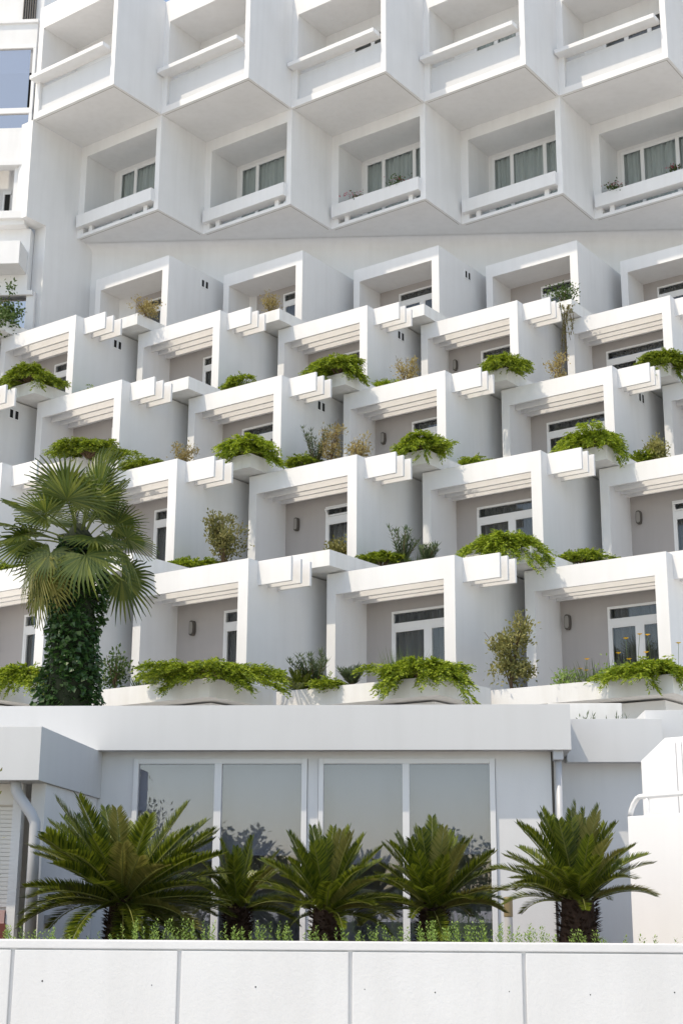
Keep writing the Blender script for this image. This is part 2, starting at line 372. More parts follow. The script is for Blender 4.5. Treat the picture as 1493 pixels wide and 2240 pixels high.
# podium under the terraces (mostly hidden by the pavilion)
link('podium', MB().box(-14, 18, 1.0, 14, 0, 4.2).mesh('podium'), M['white'], hotel, (0, 26.6, 0), -.0968)

# ------------------------------------------------------------------ left wing
PA = math.radians(-4.2)
PX = np.array([math.cos(PA), math.sin(PA), 0]); PQ = np.array([-math.sin(PA), math.cos(PA), 0])
class Frame:
    def __init__(s, O): s.O = np.asarray(O, float)
    def p(s, px, py, q=0):
        e = hit(px, py, s.O + PQ * q, PQ) - s.O; return e @ PX, e[2] + s.O[2]
    def x(s, px, py, q=0): return s.p(px, py, q)[0]
    def z(s, px, py, q=0): return s.p(px, py, q)[1]
WO = e0 - U * AU - U * .05 + Wd * .25; WO[2] = 0
wf = Frame(WO)
wing = thing('stair_wing', 'white wing with blue glazing and a recessed loggia beside the balcony boxes', 'building', WO, PA)
def wpart(name, boxes, m, bevel=0):
    b = MB()
    for t in boxes: b.box(*t)
    return link(name, b.mesh(name, bevel), M[m], wing)
zf = lambda y: wf.z(40, y)
xr = wf.x(66, 300)
XL = -8
wpart('wall', [(XL, xr, 0, .3, zf(283), zf(280) + .0), (XL, xr, .001, .4, zf(352), zf(281)), (XL, xr, .9, 1.2, zf(465), zf(300)), (XL, wf.x(-40, 400), .0, .9, zf(465), zf(353)),
               (wf.x(52, 400), xr, .0, .9, zf(465), zf(353)), (XL, xr, .01, 3, zf(490), zf(466)), (XL, xr + .12, .35, 3, zf(628), zf(490)), (XL, xr, .01, .5, zf(97), zf(52)), (XL, xr, .5, 3, zf(52), zf(-160)),
               (XL, xr + .12, .7, 3, 2, zf(720)), (wf.x(66, 680), xr + .12, .35, 3, zf(720), zf(627))], 'white')
wpart('ledge', [(XL, xr + .03, -.06, .5, zf(52), zf(45)), (XL, xr + .02, -.05, .3, zf(362), zf(352)), (XL, xr + .03, -.12, .3, zf(480), zf(464)), (XL, wf.x(66, 630), .25, .36, zf(637), zf(627))], 'white', .01)
wpart('column', [(wf.x(27, 410), wf.x(43, 410), .12, .42, zf(465), zf(362))], 'white', .01)
wpart('balcony_front', [(XL, wf.x(52, 570), -.45, .34, zf(590), zf(541))], 'white', .01)
wpart('window_frame', [(XL, xr, .0, .12, zf(105), zf(97)), (XL, xr, .0, .12, zf(247), zf(236)), (XL, xr, .02, .12, zf(283), zf(279)), (xr - .09, xr, .004, .12, zf(279), zf(105)),
                       (wf.x(8, 410, .85), wf.x(12, 410, .85), .85, .89, zf(465), zf(395)), (wf.x(8, 410, .85), wf.x(26, 410, .85), .85, .89, zf(395), zf(388))], 'frame')
for (x0, x1, y0, y1, q, m) in ((-60, 66, 236, 105, .06, 'blueglass'), (-60, 66, 279, 247, .06, 'blueglass'), (12, 24, 465, 395, .86, 'dark'), (-60, 66, 720, 637, .5, 'blueglass')):
    wpart('pane', [(wf.x(x0, (y0 + y1) / 2, q), wf.x(x1, (y0 + y1) / 2, q) - .03, q, q + .012, zf(y0), zf(y1))], m)
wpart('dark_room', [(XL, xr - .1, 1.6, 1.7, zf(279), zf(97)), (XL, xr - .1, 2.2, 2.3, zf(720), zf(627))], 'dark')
sl = []
for j in range(6):
    x = wf.x(52 + 5 * j, 10, .4); sl.append((x, x + .03, .40, .50, zf(36 - j * 0), zf(-60)))
wpart('louvre', sl, 'bronze')

# ------------------------------------------------------------------ pavilion in front
PO = hit_y(600, 1640, 18.5); PO[2] = 0
pf = Frame(PO)
pav = thing('pavilion', 'low white pavilion with a deep plain fascia and tall grey glass panes', 'building', PO, PA)
def ppart(name, boxes, m, bevel=0, parent=None, lab=None):
    b = MB()
    for t in boxes: b.box(*t)
    return link(name, b.mesh(name, bevel), M[m], parent or pav)
zT, zB = pf.z(600, 1542.5), pf.z(600, 1640.5)
xR = pf.x(1247, 1590); xJ = pf.x(870, 1590); GQ = .27
ppart('fascia', [(-9, xJ, 0, .22, zB, zT)], 'fascia'); ppart('fascia', [(xJ, xR, .0012, .22, zB, zT)], 'fascia')
ppart('roof_slab', [(-9, xR - .004, .221, 4.2, zB + .02, zT - .06)], 'white')
ppart('roof_return', [(xR - .16, xR - .002, .221, 4.2, zB + .004, zT - .004)], 'fascia')
gx = lambda px: pf.x(px, 1760, GQ)
zw = pf.z(600, 1660, GQ); zg = pf.z(600, 1671, GQ)
ppart('wall', [(-9, gx(289), GQ, GQ + .25, SOIL - .3, zB + .02), (gx(1084), gx(1207), GQ, GQ + .25, SOIL - .3, zB + .02), (gx(672), gx(695), GQ, GQ + .2, SOIL - .3, zw), (gx(289), gx(1084), GQ, GQ + .2, zw, zB + .02)], 'white')
ppart('side_wall', [(gx(1207) - .2, gx(1207), GQ + .251, 4.2, SOIL - .3, zB + .02)], 'white')
ppart('room_wall', [(-9, gx(1150), 4.0, 4.1, SOIL - .3, zB), (-9, gx(1190), GQ + .3, 4.0, SOIL - .35, SOIL - .05)], 'inner')
for a, m0, m1, e in ((290, 468, 484, 671), (696, 880, 895, 1083)):
    fr = [(gx(a), gx(a + 11), GQ - .03, GQ + .08, SOIL, zw), (gx(e - 12), gx(e), GQ - .03, GQ + .08, SOIL, zw), (gx(a + 11), gx(e - 12), GQ - .026, GQ + .08, zg, zw), (gx(m0), gx(m1), GQ - .028, GQ + .08, SOIL, zg)]
    f = ppart('window_frame', fr, 'frame', .006)
    for p0, p1 in ((a + 11, m0), (m1, e - 12)):
        link('pane', MB().box(gx(p0), gx(p1), GQ + .02, GQ + .026, SOIL, zg).mesh('pane'), M['bigglass'], f)
        link('reflection_sheet', curtain(gx(p0) - .02, gx(p1) + .02, pf.z(600, {301: 1885, 484: 1872, 707: 1890, 895: 1868}[p0], .6), zg + .05, GQ + .22, .012, .5), M['pane_sheen'], f)  # grey sheets added behind the panes; colour and lower edge stand for reflection
# downpipe with hopper at the right corner
ppart('rain_hopper', [(gx(1210), gx(1232), .06, GQ - .005, zB - .12, zB + .01)], 'pipe', .01)
xd = gx(1222)
link('downpipe', MB().tube([(xd, GQ - .09, zB - .1), (xd, GQ - .09, SOIL - .2)], .042, 12).mesh('downpipe', smooth=True), M['pipe'], pav)
ppart('corner_trim', [(gx(1208), gx(1213), GQ + .02, GQ + .2, SOIL, zB)], 'bronze')
# kiosk on the left under its own canopy
kz1 = zB; kz0 = pf.z(232, 1746, .2)
O = np.array([0, 0, EYE]); r = ray(92, 1588)
kP = O + r * ((kz1 - EYE) / r[2]); kq = (kP - PO) @ PQ; kx = (kP - PO) @ PX
kio = thing('kiosk', 'white kiosk with projecting flat canopy and closed roller shutter', 'kiosk', PO, PA)
def kpart(name, boxes, m, bevel=0):
    b = MB()
    for t in boxes: b.box(*t)
    return link(name, b.mesh(name, bevel), M[m], kio)
kpart('canopy', [(-9, kx, kq, GQ - .005, kz0, kz1 - .003)], 'fascia', .006)
kxw = kx - .04; sq = kq + .45
kpart('side_wall', [(kxw - .16, kxw, sq, GQ - .01, SOIL - .3, kz0 - .002)], 'white')
kpart('post', [(kxw - .36, kxw - .26, sq - .02, sq + .12, SOIL - .2, kz0 - .002)], 'white')
kpart('lintel', [(-9, kxw - .361, sq, sq + .2, kz0 - .24, kz0 - .002)], 'shutter', .01)
kz_s = pf.z(40, 1985, sq)
for j in range(60):
    za = kz_s + j * .046
    if za > kz0 - .25: break
    link('shutter_slat', MB().prism([(-7, za), (kxw - .365, za), (kxw - .365, za + .043), (-7, za + .043)], sq + .06, sq + .075).mesh('shutter_slat', .006), M['shutter'], kio)
kpart('shutter_backing', [(-9, kxw - .37, sq + .09, sq + .12, SOIL, kz0 - .1)], 'shutter')
kpart('plinth', [(-9, kxw - .37, sq - .04, sq + .089, SOIL - .3, kz_s - .03)], 'rose')
kpart('red_panel', [(-9, pf.x(13, 2020, sq - .06), sq - .06, sq - .041, SOIL - .3, pf.z(20, 2020, sq))], 'red')
kpart('vent', [(kxw, kxw + .015, sq + .35, sq + 1.25, pf.z(140, 1972, sq + .8), pf.z(140, 1956, sq + .8))], 'dark')
kpart('meter_box', [(kxw + .001, kxw + .07, sq + .25, sq + .45, pf.z(105, 2022, sq), pf.z(105, 2002, sq))], 'pipe', .008)
pp = []
for px, py in ((35, 1702), (36, 1728), (42, 1742), (70, 1782), (77, 1800), (75, 1850), (66, 2060)):
    x, z = pf.p(px, py, kq + .2); pp.append((x, kq + .2, z))
link('downpipe', MB().tube(pp, .062, 14).mesh('downpipe', smooth=True), M['pipe'], kio)
# annex on the right
AQ = .74
an = thing('annex', 'plain white annex with a lower fascia to the right of the pavilion', 'building', PO, PA)
def apart(name, boxes, m, bevel=0):
    b = MB()
    for t in boxes: b.box(*t)
    return link(name, b.mesh(name, bevel), M[m], an)
ax = lambda px, q=AQ, y=1620: pf.x(px, y, q)
AZ = lambda y, q=AQ: pf.z(1340, y, q)
apart('fascia', [(xR + .004, ax(1449), AQ, AQ + .2, AZ(1667), AZ(1572))], 'fascia', .006)
apart('upper_block', [(ax(1412, 1.25), ax(1600, 1.25), 1.25, 2.6, AZ(1672, 1.25), AZ(1554, 1.25))], 'fascia', .006)
apart('wall', [(gx(1207) + .01, ax(1480), AQ + .28, AQ + .5, SOIL - .3, AZ(1667) + .02)], 'white')
apart('roof_slab', [(xR + .01, ax(1449) - .01, AQ + .2, AQ + 1.6, AZ(1667) + .01, AZ(1574))], 'white')
# flat trough glimpsed over the annex roof
tq = 3.2
apart('roof_trough', [(ax(1200, tq), ax(1362, tq), tq, tq + 1.3, AZ(1600, tq), AZ(1538, tq))], 'planter', .01)

# ------------------------------------------------------------------ stair parapet and railing at the right
SA = math.radians(-58)
SX = np.array([math.cos(SA), math.sin(SA), 0]); SN = np.array([-math.sin(SA), math.cos(SA), 0])
s0 = hit_y(1371, 1786, 16.6); zst = s0[2]
st = thing('stair_parapet', 'bright white stair parapet with a tubular white handrail', 'parapet', (s0[0], s0[1], 0), SA)
link('parapet', MB().box(0, 6, 0, .22, 0, zst).mesh('parapet', .012), M['lifted_white'], st)
def rp(px, py):
    e = hit(px, py, s0 + SN * .11, SN) - s0; return np.array([e @ SX, .11, e[2] + s0[2]])
pts = [rp(1377, 1788), rp(1379, 1774), rp(1384, 1760), rp(1392, 1747), rp(1398, 1743)]; pts += [pts[-1] + np.array([6, 0, 0.0])]
rail = link('handrail', MB().tube(pts, .030, 12).mesh('handrail', smooth=True), M['paint'], st)
for k in range(6):
    x = .22 + k * .75
    link('rail_post', MB().tube([(x, .11, zst - .02), (x, .11, pts[-1][2])], .022, 10).mesh('rail_post', smooth=True), M['paint'], st)
s1 = hit_y(1406, 1780, 18.0)
sw = thing('stair_wall', 'tall white stair wall with a sloping top and vertical ribs', 'wall', (s1[0], s1[1], 0), math.radians(-40))
sN = np.array([math.sin(math.radians(40)), math.cos(math.radians(40)), 0]); sXv = np.array([math.cos(math.radians(40)), -math.sin(math.radians(40)), 0])
def swp(px, py):
    e = hit(px, py, s1, sN) - s1; return e @ sXv, e[2] + s1[2]
pA, pB = swp(1406, 1664), swp(1453, 1614)
link('wall', MB().prism([(0, 0), (5, 0), (5, pB[1] + .02), pB, (0, pA[1])], 0, .25).mesh('wall', .01), M['lifted_white'], sw)
for px in (1476, 1489, 1502, 1515):
    x = swp(px, 1700)[0]; link('rib', MB().box(x - .035, x + .035, -.03, -.001, 0, pB[1] - .06).mesh('rib', .01), M['lifted_white'], sw)

# ------------------------------------------------------------------ front garden wall with cast panels
WA = math.radians(-1.5); WP = hit_y(746, 2061, 12.5); WP0 = np.array([WP[0], WP[1], 0])
gw = thing('garden_wall', 'low white cast concrete wall of wide panels with tie holes', 'wall', WP0, WA)
wx = np.array([math.cos(WA), math.sin(WA), 0]); wn = np.array([-math.sin(WA), math.cos(WA), 0])
def wp(px, py):
    e = hit(px, py, WP0, wn) - WP0; return e @ wx, e[2]
zt = WP[2]
link('core', MB().box(-6, 6, .022, .30, 0, zt - .004).mesh('core'), M['wall'], gw)
link('coping', MB().box(-6, 6, -.004, .305, zt - .065, zt).mesh('coping', .008), M['wall'], gw)
edges = [wp(x, 2110)[0] for x in (27, 392, 766, 1145)]; stp = edges[2] - edges[1]
edges = [edges[0] - stp * 2, edges[0] - stp] + edges + [edges[-1] + stp, edges[-1] + 2 * stp]
for a, b_ in zip(edges[:-1], edges[1:]):
    link('wall_panel', MB().box(a + .016, b_ - .016, 0, .021, .03, zt - .078).mesh('wall_panel', .008), M['wall'], gw)
for px, py, r_ in ((93, 2146, .010), (332, 2155, .006), (559, 2159, .009), (797, 2164, .006), (951, 2171, .008), (1113, 2169, .006), (1290, 2176, .007), (1474, 2171, .008)):
    x, z = wp(px, py)
    link('tie_hole', MB().tube([(x, .004, z), (x, -.0015, z)], r_ * .75, 9).mesh('tie_hole'), M['dark'], gw)
# raised bed behind the wall
bed = MB().box(-7, 7, .30, 8.5, 0, SOIL).mesh('planting_bed'); tag(link('planting_bed', bed, M['soil'], None, WP0, WA), kind='structure')

#PLANTS#
# ------------------------------------------------------------------ plants
def rdir(n): return unit(rng.normal(size=(n, 3)))
def perp(d, up=(0, 0, 1)):
    s = np.cross(d, np.broadcast_to(np.asarray(up, float), d.shape)); b = np.linalg.norm(s, axis=-1) < 1e-3
    s[b] = (1, 0, 0); return unit(s)
def rot2(v, a):                              # turn about z
    c, s_ = np.cos(a), np.sin(a); return np.stack([v[..., 0] * c - v[..., 1] * s_, v[..., 0] * s_ + v[..., 1] * c, v[..., 2]], -1)

def juniper_mesh(rx, ry, h, drop, nb=16, seed=0):
    """spreading juniper: a few uneven limbs, each a flat layered plume of feathery sprays drooping at its end"""
    r = np.random.default_rng(seed); lf = MB(); wd = MB(); nb = max(9, int(nb * .34))
    for b in range(nb):
        az = 6.283 * (b + r.uniform(-.35, .35)) / nb; c, s_ = math.cos(az), math.sin(az)
        R = r.uniform(.5, 1.08); ex, ey = c * rx * R, s_ * ry * R
        hh = h * r.uniform(.40, .98) * (1.05 - .30 * abs(c) * R); dr = drop * 1.5 * R * r.uniform(.1, 1.0) * (1.0 if s_ < .2 else .15)
        t = np.linspace(0, 1, 9)
        P = np.stack([ex * t, ey * t, hh * (1 - np.exp(-4.5 * t)) * (1 - .22 * t) - dr * t ** 2.6], 1); P[:, :2] += np.cumsum(r.normal(0, .025, (9, 2)), 0)
        wd.tube(P[:7:2], [.02, .014, .009, .004], 5, False)
        wid = (.16 + .10 * rx) * r.uniform(.7, 1.2)
        for q in range(int(52 * (.6 + .5 * R * rx / .7))):
            tt = r.uniform(.12, 1.02) ** .8; i0 = min(int(tt * 8), 7); f_ = tt * 8 - i0
            p = P[i0] * (1 - f_) + P[i0 + 1] * f_; tg = unit(P[i0 + 1] - P[i0]); sdv = unit(np.cross(tg, [0, 0, 1.]))
            off = r.uniform(-1, 1) * wid * (1.1 - .65 * tt)
            p = p + sdv * off + np.array([0, 0, r.normal(0, .03) - .12 * off * off / wid])
            d = unit(tg * np.array([1, 1, .6]) + sdv * np.sign(off) * r.uniform(.1, .8) + np.array([0, 0, r.uniform(-.22, .20)]))
            L = r.uniform(.14, .25); m = 12
            u_ = np.linspace(.0, 1, m); pp = p + d * L * u_[:, None] + np.array([0, 0, -.05]) * (u_ ** 2)[:, None]
            sd = unit(np.cross(d, [0, 0, 1.])); sg = np.where(np.arange(m) % 2, 1, -1)[:, None]
            dd = unit(d + sg * sd * r.uniform(.4, .9, (m, 1)) + r.normal(0, .3, (m, 3)))
            nn = unit(np.cross(dd, unit(np.array([0, 0, 1.]) + r.normal(0, .6, (m, 3)))))
            lf.leaves(pp, dd, nn, .092 * (1.15 - u_ * .5) * r.uniform(.8, 1.2), .026, .5)
    return lf.mesh('foliage'), wd.mesh('branches')

def shrub_mesh(rx, rz, n, leaf=(.07, .035), stems=7, seed=0, clump=.09, up=.3, taper=.0, gaps=26):
    """upright shrub: stems, twig clumps and many pointed leaves with gaps between clumps"""
    r = np.random.default_rng(seed); lf = MB(); wd = MB()
    cs = []
    for k in range(stems):
        az = r.uniform(0, 6.28); e = np.array([math.cos(az) * rx * r.uniform(.2, .8), math.sin(az) * rx * r.uniform(.2, .8), rz * r.uniform(.7, 1.0)])
        t = np.linspace(0, 1, 7); P = np.stack([e[0] * t ** 1.4, e[1] * t ** 1.4, e[2] * t], 1) + r.normal(0, .02, (7, 3)) * t[:, None]
        wd.tube(P, np.linspace(.016, .004, 7), 5, False)
        for q in range(max(2, gaps // stems)):
            tt = r.uniform(.25, 1.0); i0 = min(int(tt * 6), 5); cw = (1 - taper * tt)
            cs.append(P[i0] + (P[i0 + 1] - P[i0]) * (tt * 6 - i0) + r.normal(0, rx * .28 * cw, 3) * np.array([1, 1, .5]))
    cs = np.array(cs); cs[:, 2] = np.clip(cs[:, 2], .04, None)
    idx = r.integers(0, len(cs), n); P = cs[idx] + r.normal(0, clump, (n, 3)); P[:, 2] = np.abs(P[:, 2])
    D = unit(r.normal(size=(n, 3)) + (P - np.array([0, 0, rz * .3])) * .8 / max(rx, .1) + np.array([0, 0, up])); N = unit(np.cross(D, r.normal(size=(n, 3))))
    lf.leaves(P, D, N, leaf[0] * r.uniform(.7, 1.25, n), leaf[1] * r.uniform(.8, 1.2, n), .45, .15)
    return lf.mesh('foliage'), wd.mesh('stems')

def oleander_mesh(rx, rz, stems=11, seed=0, L=.15, B=.026):
    r = np.random.default_rng(seed); lf = MB(); wd = MB()
    for k in range(stems):
        az = r.uniform(0, 6.28); rr = rx * r.uniform(.25, 1.0); hz = rz * r.uniform(.55, 1.0)
        t = np.linspace(0, 1, 7); P = np.stack([math.cos(az) * rr * t ** 1.3, math.sin(az) * rr * t ** 1.3, hz * t], 1)
        wd.tube(P, np.linspace(.012, .004, 7), 5, False)
        for tt in np.linspace(.30, 1.0, 9):
            i0 = min(int(tt * 6), 5); p = P[i0] + (P[i0 + 1] - P[i0]) * (tt * 6 - i0); n = 4 if tt < .97 else 7
            a = r.uniform(0, 6.28) + np.arange(n) * 6.283 / n; e = .35 + .7 * tt
            D = unit(np.stack([np.cos(a), np.sin(a), np.full(n, e)], 1) + r.normal(0, .18, (n, 3))); N = perp(D)
            lf.leaves(np.repeat(p[None], n, 0), D, N, L * r.uniform(.7, 1.15, n), B, .4, .1)
    return lf.mesh('foliage'), wd.mesh('stems')

def grass_mesh(rx, rz, n, seed=0, B=.012, lean=.5):
    r = np.random.default_rng(seed); lf = MB()
    a = r.uniform(0, 6.28, n); q = rx * np.sqrt(r.uniform(0, 1, n)); P = np.stack([np.cos(a) * q, np.sin(a) * q, np.zeros(n)], 1)
    D = unit(np.stack([np.cos(a) * lean * q / rx, np.sin(a) * lean * q / rx, np.ones(n)], 1) + r.normal(0, .16, (n, 3))); N = perp(D, (0, 1, .1))
    lf.leaves(P, D, N, rz * r.uniform(.45, 1.0, n), B, .35)
    return lf.mesh('foliage')

def plant(name, label, cat, pos, meshes, mats, rz=0, sc=1.0, group=None, names=('foliage', 'branches')):
    o = thing(name, label, cat, pos, rz, group); o.scale = (sc, sc, sc) if not hasattr(sc, '__len__') else sc
    for nm, me, mt in zip(names, meshes, mats): link(nm, me, mt, o)
    return o
def ppm(P): return F / (P[1] * math.cos(TH) + (P[2] - EYE) * math.sin(TH))      # pixels per metre at P
ZP = .33                                        # soil level in a planter above the box tops
def seat(px, k, i, w=1.75):                     # foot of a plant on the planter of unit (k, i) under image column px
    y0 = 400; P = None
    lo, hi = 300., 1700.
    for _ in range(40):
        mid = (lo + hi) / 2; P = onw(px, mid, k, i, w)
        if P[2] > near(k, i)[2] + ZP: lo = mid
        else: hi = mid
    return P

# --- spreading junipers on the planters: column, unit, half width and top in pixels, droop in metres
JUN = [
    (62, 5, -1, 72, 795, .38, 'juniper hanging over a planter of the terrace above the fan palm'),
    (738, 5, 1, 76, 768, .42, 'flat-topped juniper on a thick dark stem hiding a pergola balcony, upper planted terrace'),
    (1106, 5, 2, 58, 775, .35, 'small round-headed juniper on the upper planted terrace beside a dry golden shrub'),
    (1452, 5, 3, 66, 767, .40, 'juniper cascading over the planter below the widest transom of the upper terrace'),
    (195, 6, -1, 92, 963, .12, 'long low juniper behind the top of the fan palm'),
    (538, 6, 0, 74, 952, .30, 'juniper spilling round a pergola beam end next to the oleander clump'),
    (922, 6, 1, 70, 943, .42, 'juniper below a bronze wall lamp, trailing down to the next balcony fascia'),
    (1302, 6, 2, 84, 934, .40, 'juniper trailing one strand before the wide glazed door of the middle terrace'),
    (1112, 7, 1, 100, 1160, .55, 'big dense juniper hanging well below its planter in front of a glazed door'),
    (452, 8, 0, 168, 1434, .32, 'largest juniper, spreading both ways over a lowest planter beside the ivy-clad palm'),
    (925, 8, 1, 122, 1428, .42, 'weeping juniper with thin shoots on top, covering the corner of a lowest planter'),
    (1425, 8, 2, 105, 1440, .22, 'juniper below the yellow flowers on the lowest planter by the annex roof'),
    (48, 8, -1, 80, 1455, .40, 'juniper to the left of the ivy-covered palm trunk'),
]
for j, (px, k, i, hw, top, drop, lab) in enumerate(JUN):
    P = seat(px, k, i, 1.62); s_ = ppm(P)
    rx = hw / s_; base = near(k, i)[2] + ZP
    pt = onw(px, top, k, i, 1.7)[2] - base
    fo, br = juniper_mesh(rx * .95, .52 + .12 * rx, max(.25, pt * 1.02), drop * .95, int(48 + 26 * rx), 100 + j)
    plant('juniper', 'bright green ' + lab if 'green' not in lab else lab, 'juniper', P, (fo, br), (M['juniper'], M['stem']), 0, 1, None)
# low junipers that fill the back of the planters
LOWJ = [(540, 5, 1, 62, 810, 'low strip of juniper on the roof edge between two pergola balconies'), (205, 5, 0, 26, 830, 'tiny juniper tuft peeping over a balcony fascia'),
        (848, 5, 2, 36, 812, 'low juniper under a dry golden shrub on the upper terrace'), (318, 6, 0, 46, 983, 'low juniper behind the top leaves of the fan palm'),
        (662, 6, 1, 42, 973, 'low juniper at the foot of the oleander clump'), (1036, 6, 2, 46, 980, 'low juniper strip next to the trailing juniper of the middle terrace'),
        (1398, 6, 3, 34, 975, 'low juniper beside a small palm tuft'), (425, 7, 0, 60, 1198, 'low juniper under the tall golden shrub'),
        (835, 7, 1, 62, 1193, 'dense low juniper hedge below a young oleander'), (1275, 7, 2, 58, 1186, 'rounded low juniper right of the big hanging juniper'),
        (20, 7, -1, 46, 1222, 'low juniper half hidden by the hanging palm leaves'), (720, 8, 1, 24, 1490, 'juniper scraps by the small green palm')]
for j, (px, k, i, hw, top, lab) in enumerate(LOWJ):
    P = seat(px, k, i, 1.62); s_ = ppm(P); hz = max(.2, onw(px, top, k, i, 1.62)[2] - P[2])
    fo, br = juniper_mesh(hw / s_ * .95, .28, hz * .85, .02, 30, 300 + j)
    plant('low_juniper', lab, 'juniper', P, (fo, br), (M['juniper'], M['stem']))
# --- shrubs
SHR = [  # kind, column, unit, half width px, top px, label
    ('olive', 490, 7, 0, 58, 1125, 'golden sparse shrub right of the fan palm crown'),
    ('dry', 720, 6, 1, 40, 915, 'tall dry golden shrub rising out of the oleander clump'),
    ('dry', 585 + 200, 6, 1, 34, 960, 'brown low withered shrub right of the oleander clump'),
    ('dry', 888, 5, 2, 34, 778, 'dry yellow shrub on the upper planted terrace'),
    ('dry', 1222, 5, 3, 28, 763, 'dry straw-coloured shrub under a plant hanging from the roof edge'),
    ('olive', 1118, 8, 2, 70, 1355, 'olive and cream bushy shrub standing free on a lowest planter'),
    ('tree', 252, 8, 0, 36, 1428, 'dark green small shrub squeezed beside the ivy-covered trunk'),
    ('ole', 690, 6, 1, 42, 938, 'grey-green oleander clump with purple shoots'),
    ('ole', 880, 7, 1, 40, 1160, 'young oleander above a dense low juniper hedge'),
    ('ole', 935, 7, 1, 22, 1195, 'small oleander tuft against a balcony fascia'),
    ('ole', 690, 8, 1, 60, 1435, 'oleander behind the small green palm on the lowest terrace'),
    ('ole', 770, 8, 1, 34, 1462, 'sparse oleander shoots left of the weeping juniper'),
    ('olive', 742, 7, 1, 38, 1172, 'yellow-green bush at the corner of a planter below a wall lamp'),
    ('tree', 1228, 4, 3, 26, 628, 'dark green plant hanging from the highest planter'),
    ('dry', 318, 4, 0, 34, 658, 'thin yellow weeds in front of the topmost balcony next to the end wall'),
    ('dry', 590, 4, 1, 26, 652, 'thin weeds on a planter before the topmost balcony without side vents'),
    ('olive', 1440, 6, 3, 22, 965, 'small yellow-green tuft beside a low juniper on the middle terrace'),
    ('fresh', 1240, 8, 2, 44, 1478, 'low fresh green leafy plant beside the olive shrub'),
    ('fresh', 1330, 8, 2, 36, 1480, 'low fresh green leafy plant below the yellow flowers'),
    ('dry', 400, 6, 0, 34, 975, 'brownish twiggy shrub between two junipers of the middle terrace'),
]
for j, (kd, px, k, i, hw, top, lab) in enumerate(SHR):
    P = seat(px, k, i, 1.75); s_ = ppm(P); rx = hw / s_; hz = max(.2, onw(px, top, k, i, 1.75)[2] - P[2])
    if kd == 'ole': ms = oleander_mesh(rx, hz, 17, 500 + j); mt = M['oleander']
    elif kd in ('olive',): ms = shrub_mesh(rx, hz, int(2000 * max(rx, .35) / .5), (.085, .040), 9, 500 + j, .075, .2, .5, 46); mt = M['olive']
    elif kd == 'dry': ms = shrub_mesh(rx, hz, int(900 * max(rx, .3) / .45), (.07, .032), 8, 500 + j, .06, .4, .5, 34); mt = M['dry']
    elif kd == 'fresh': ms = shrub_mesh(rx, hz, 260, (.08, .03), 8, 500 + j, .07, .8); mt = M['fresh']
    else: ms = shrub_mesh(rx, hz, 520, (.085, .045), 8, 500 + j, .09, .1); mt = M['tree']
    plant('shrub', lab, 'shrub', P, ms, (mt, M['stem']), 0, 1, None, ('foliage', 'stems'))
# strands that hang from the highest planter into the gap between two boxes
P0 = onu(1232, 668, 4, 3, .86); r = np.random.default_rng(31); vi = MB(); vl = MB()
for q in range(9):
    x = r.normal(0, .10); y = r.normal(0, .10); Lh = r.uniform(.5, 1.7); t = np.linspace(0, 1, 9)
    P = np.stack([x + .06 * np.sin(t * 5 + q), y + .05 * np.cos(t * 4 + q), .12 * np.sin(t * 3.1) - Lh * t ** 1.5], 1); vi.tube(P, .006, 4, False)
    m = int(46 * Lh); tt = r.uniform(.02, 1, m); ii = np.minimum((tt * 8).astype(int), 7); pp = P[ii] + (P[ii + 1] - P[ii]) * (tt * 8 - ii)[:, None]; D = unit(r.normal(size=(m, 3)) + np.array([0, 0, -.5]))
    vl.leaves(pp, D, perp(D), .075, .028, .45)
plant('hanging_vine', 'thin vine strands hanging from the highest planter between two boxes', 'vine', P0, (vl.mesh('foliage'), vi.mesh('strands')), (M['olive'], M['stem']), 0, 1, None, ('foliage', 'strands'))
# grasses
for j, (px, k, i, hw, top, lab) in enumerate([(880, 8, 1, 34, 1405, 'thin green grass shoots above the weeping juniper'), (325, 8, 0, 30, 1468, 'grey-green grass tuft left of the largest juniper'),
                                              (905, 7, 1, 30, 1205, 'grass tuft next to the young oleander'), (1310, 8, 2, 70, 1440, 'wispy grass among the yellow flowers')]):
    P = seat(px, k, i, 2.0); s_ = ppm(P)
    plant('grass_tuft', lab, 'grass', P, (grass_mesh(hw / s_, max(.3, onw(px, top, k, i, 2.0)[2] - P[2]), 190, 700 + j, .010),), (M['grass'],))
# yellow poppies on thin stalks, each flower a plant of its own
def poppy(h, seed):
    r = np.random.default_rng(seed); st = MB(); pt = MB()
    b = np.array([r.normal(0, .05), r.normal(0, .05), 0]); st.tube([(0, 0, 0), b * .4 + np.array([0, 0, h * .5]), b + np.array([0, 0, h])], .004, 5, False)
    c = b + np.array([0, 0, h]); a = np.arange(6) * 6.283 / 6 + r.uniform(0, 6)
    D = unit(np.stack([np.cos(a), np.sin(a), np.full(6, .45)], 1)); N = perp(D)
    pt.leaves(np.repeat(c[None], 6, 0), D, N, .060, .062, .6, .1)
    return pt.mesh('petals'), st.mesh('stalk')
for j, (px, py) in enumerate([(1280, 1443), (1273, 1465), (1285, 1469), (1356, 1430), (1371, 1444), (1374, 1398), (1393, 1389), (1409, 1430), (1427, 1389), (1483, 1407), (1408, 1446)]):
    P = seat(px, 8, 2, 1.95); h = onw(px, py, 8, 2, 1.95)[2] - P[2]
    plant('yellow_flower', 'yellow poppy on a thin stalk above the lowest planter by the annex', 'flower', P, poppy(max(.1, h), 800 + j), (M['yellow'], M['grass']), 0, 1, 'yellow poppies on the lowest terrace', ('petals', 'stalk'))
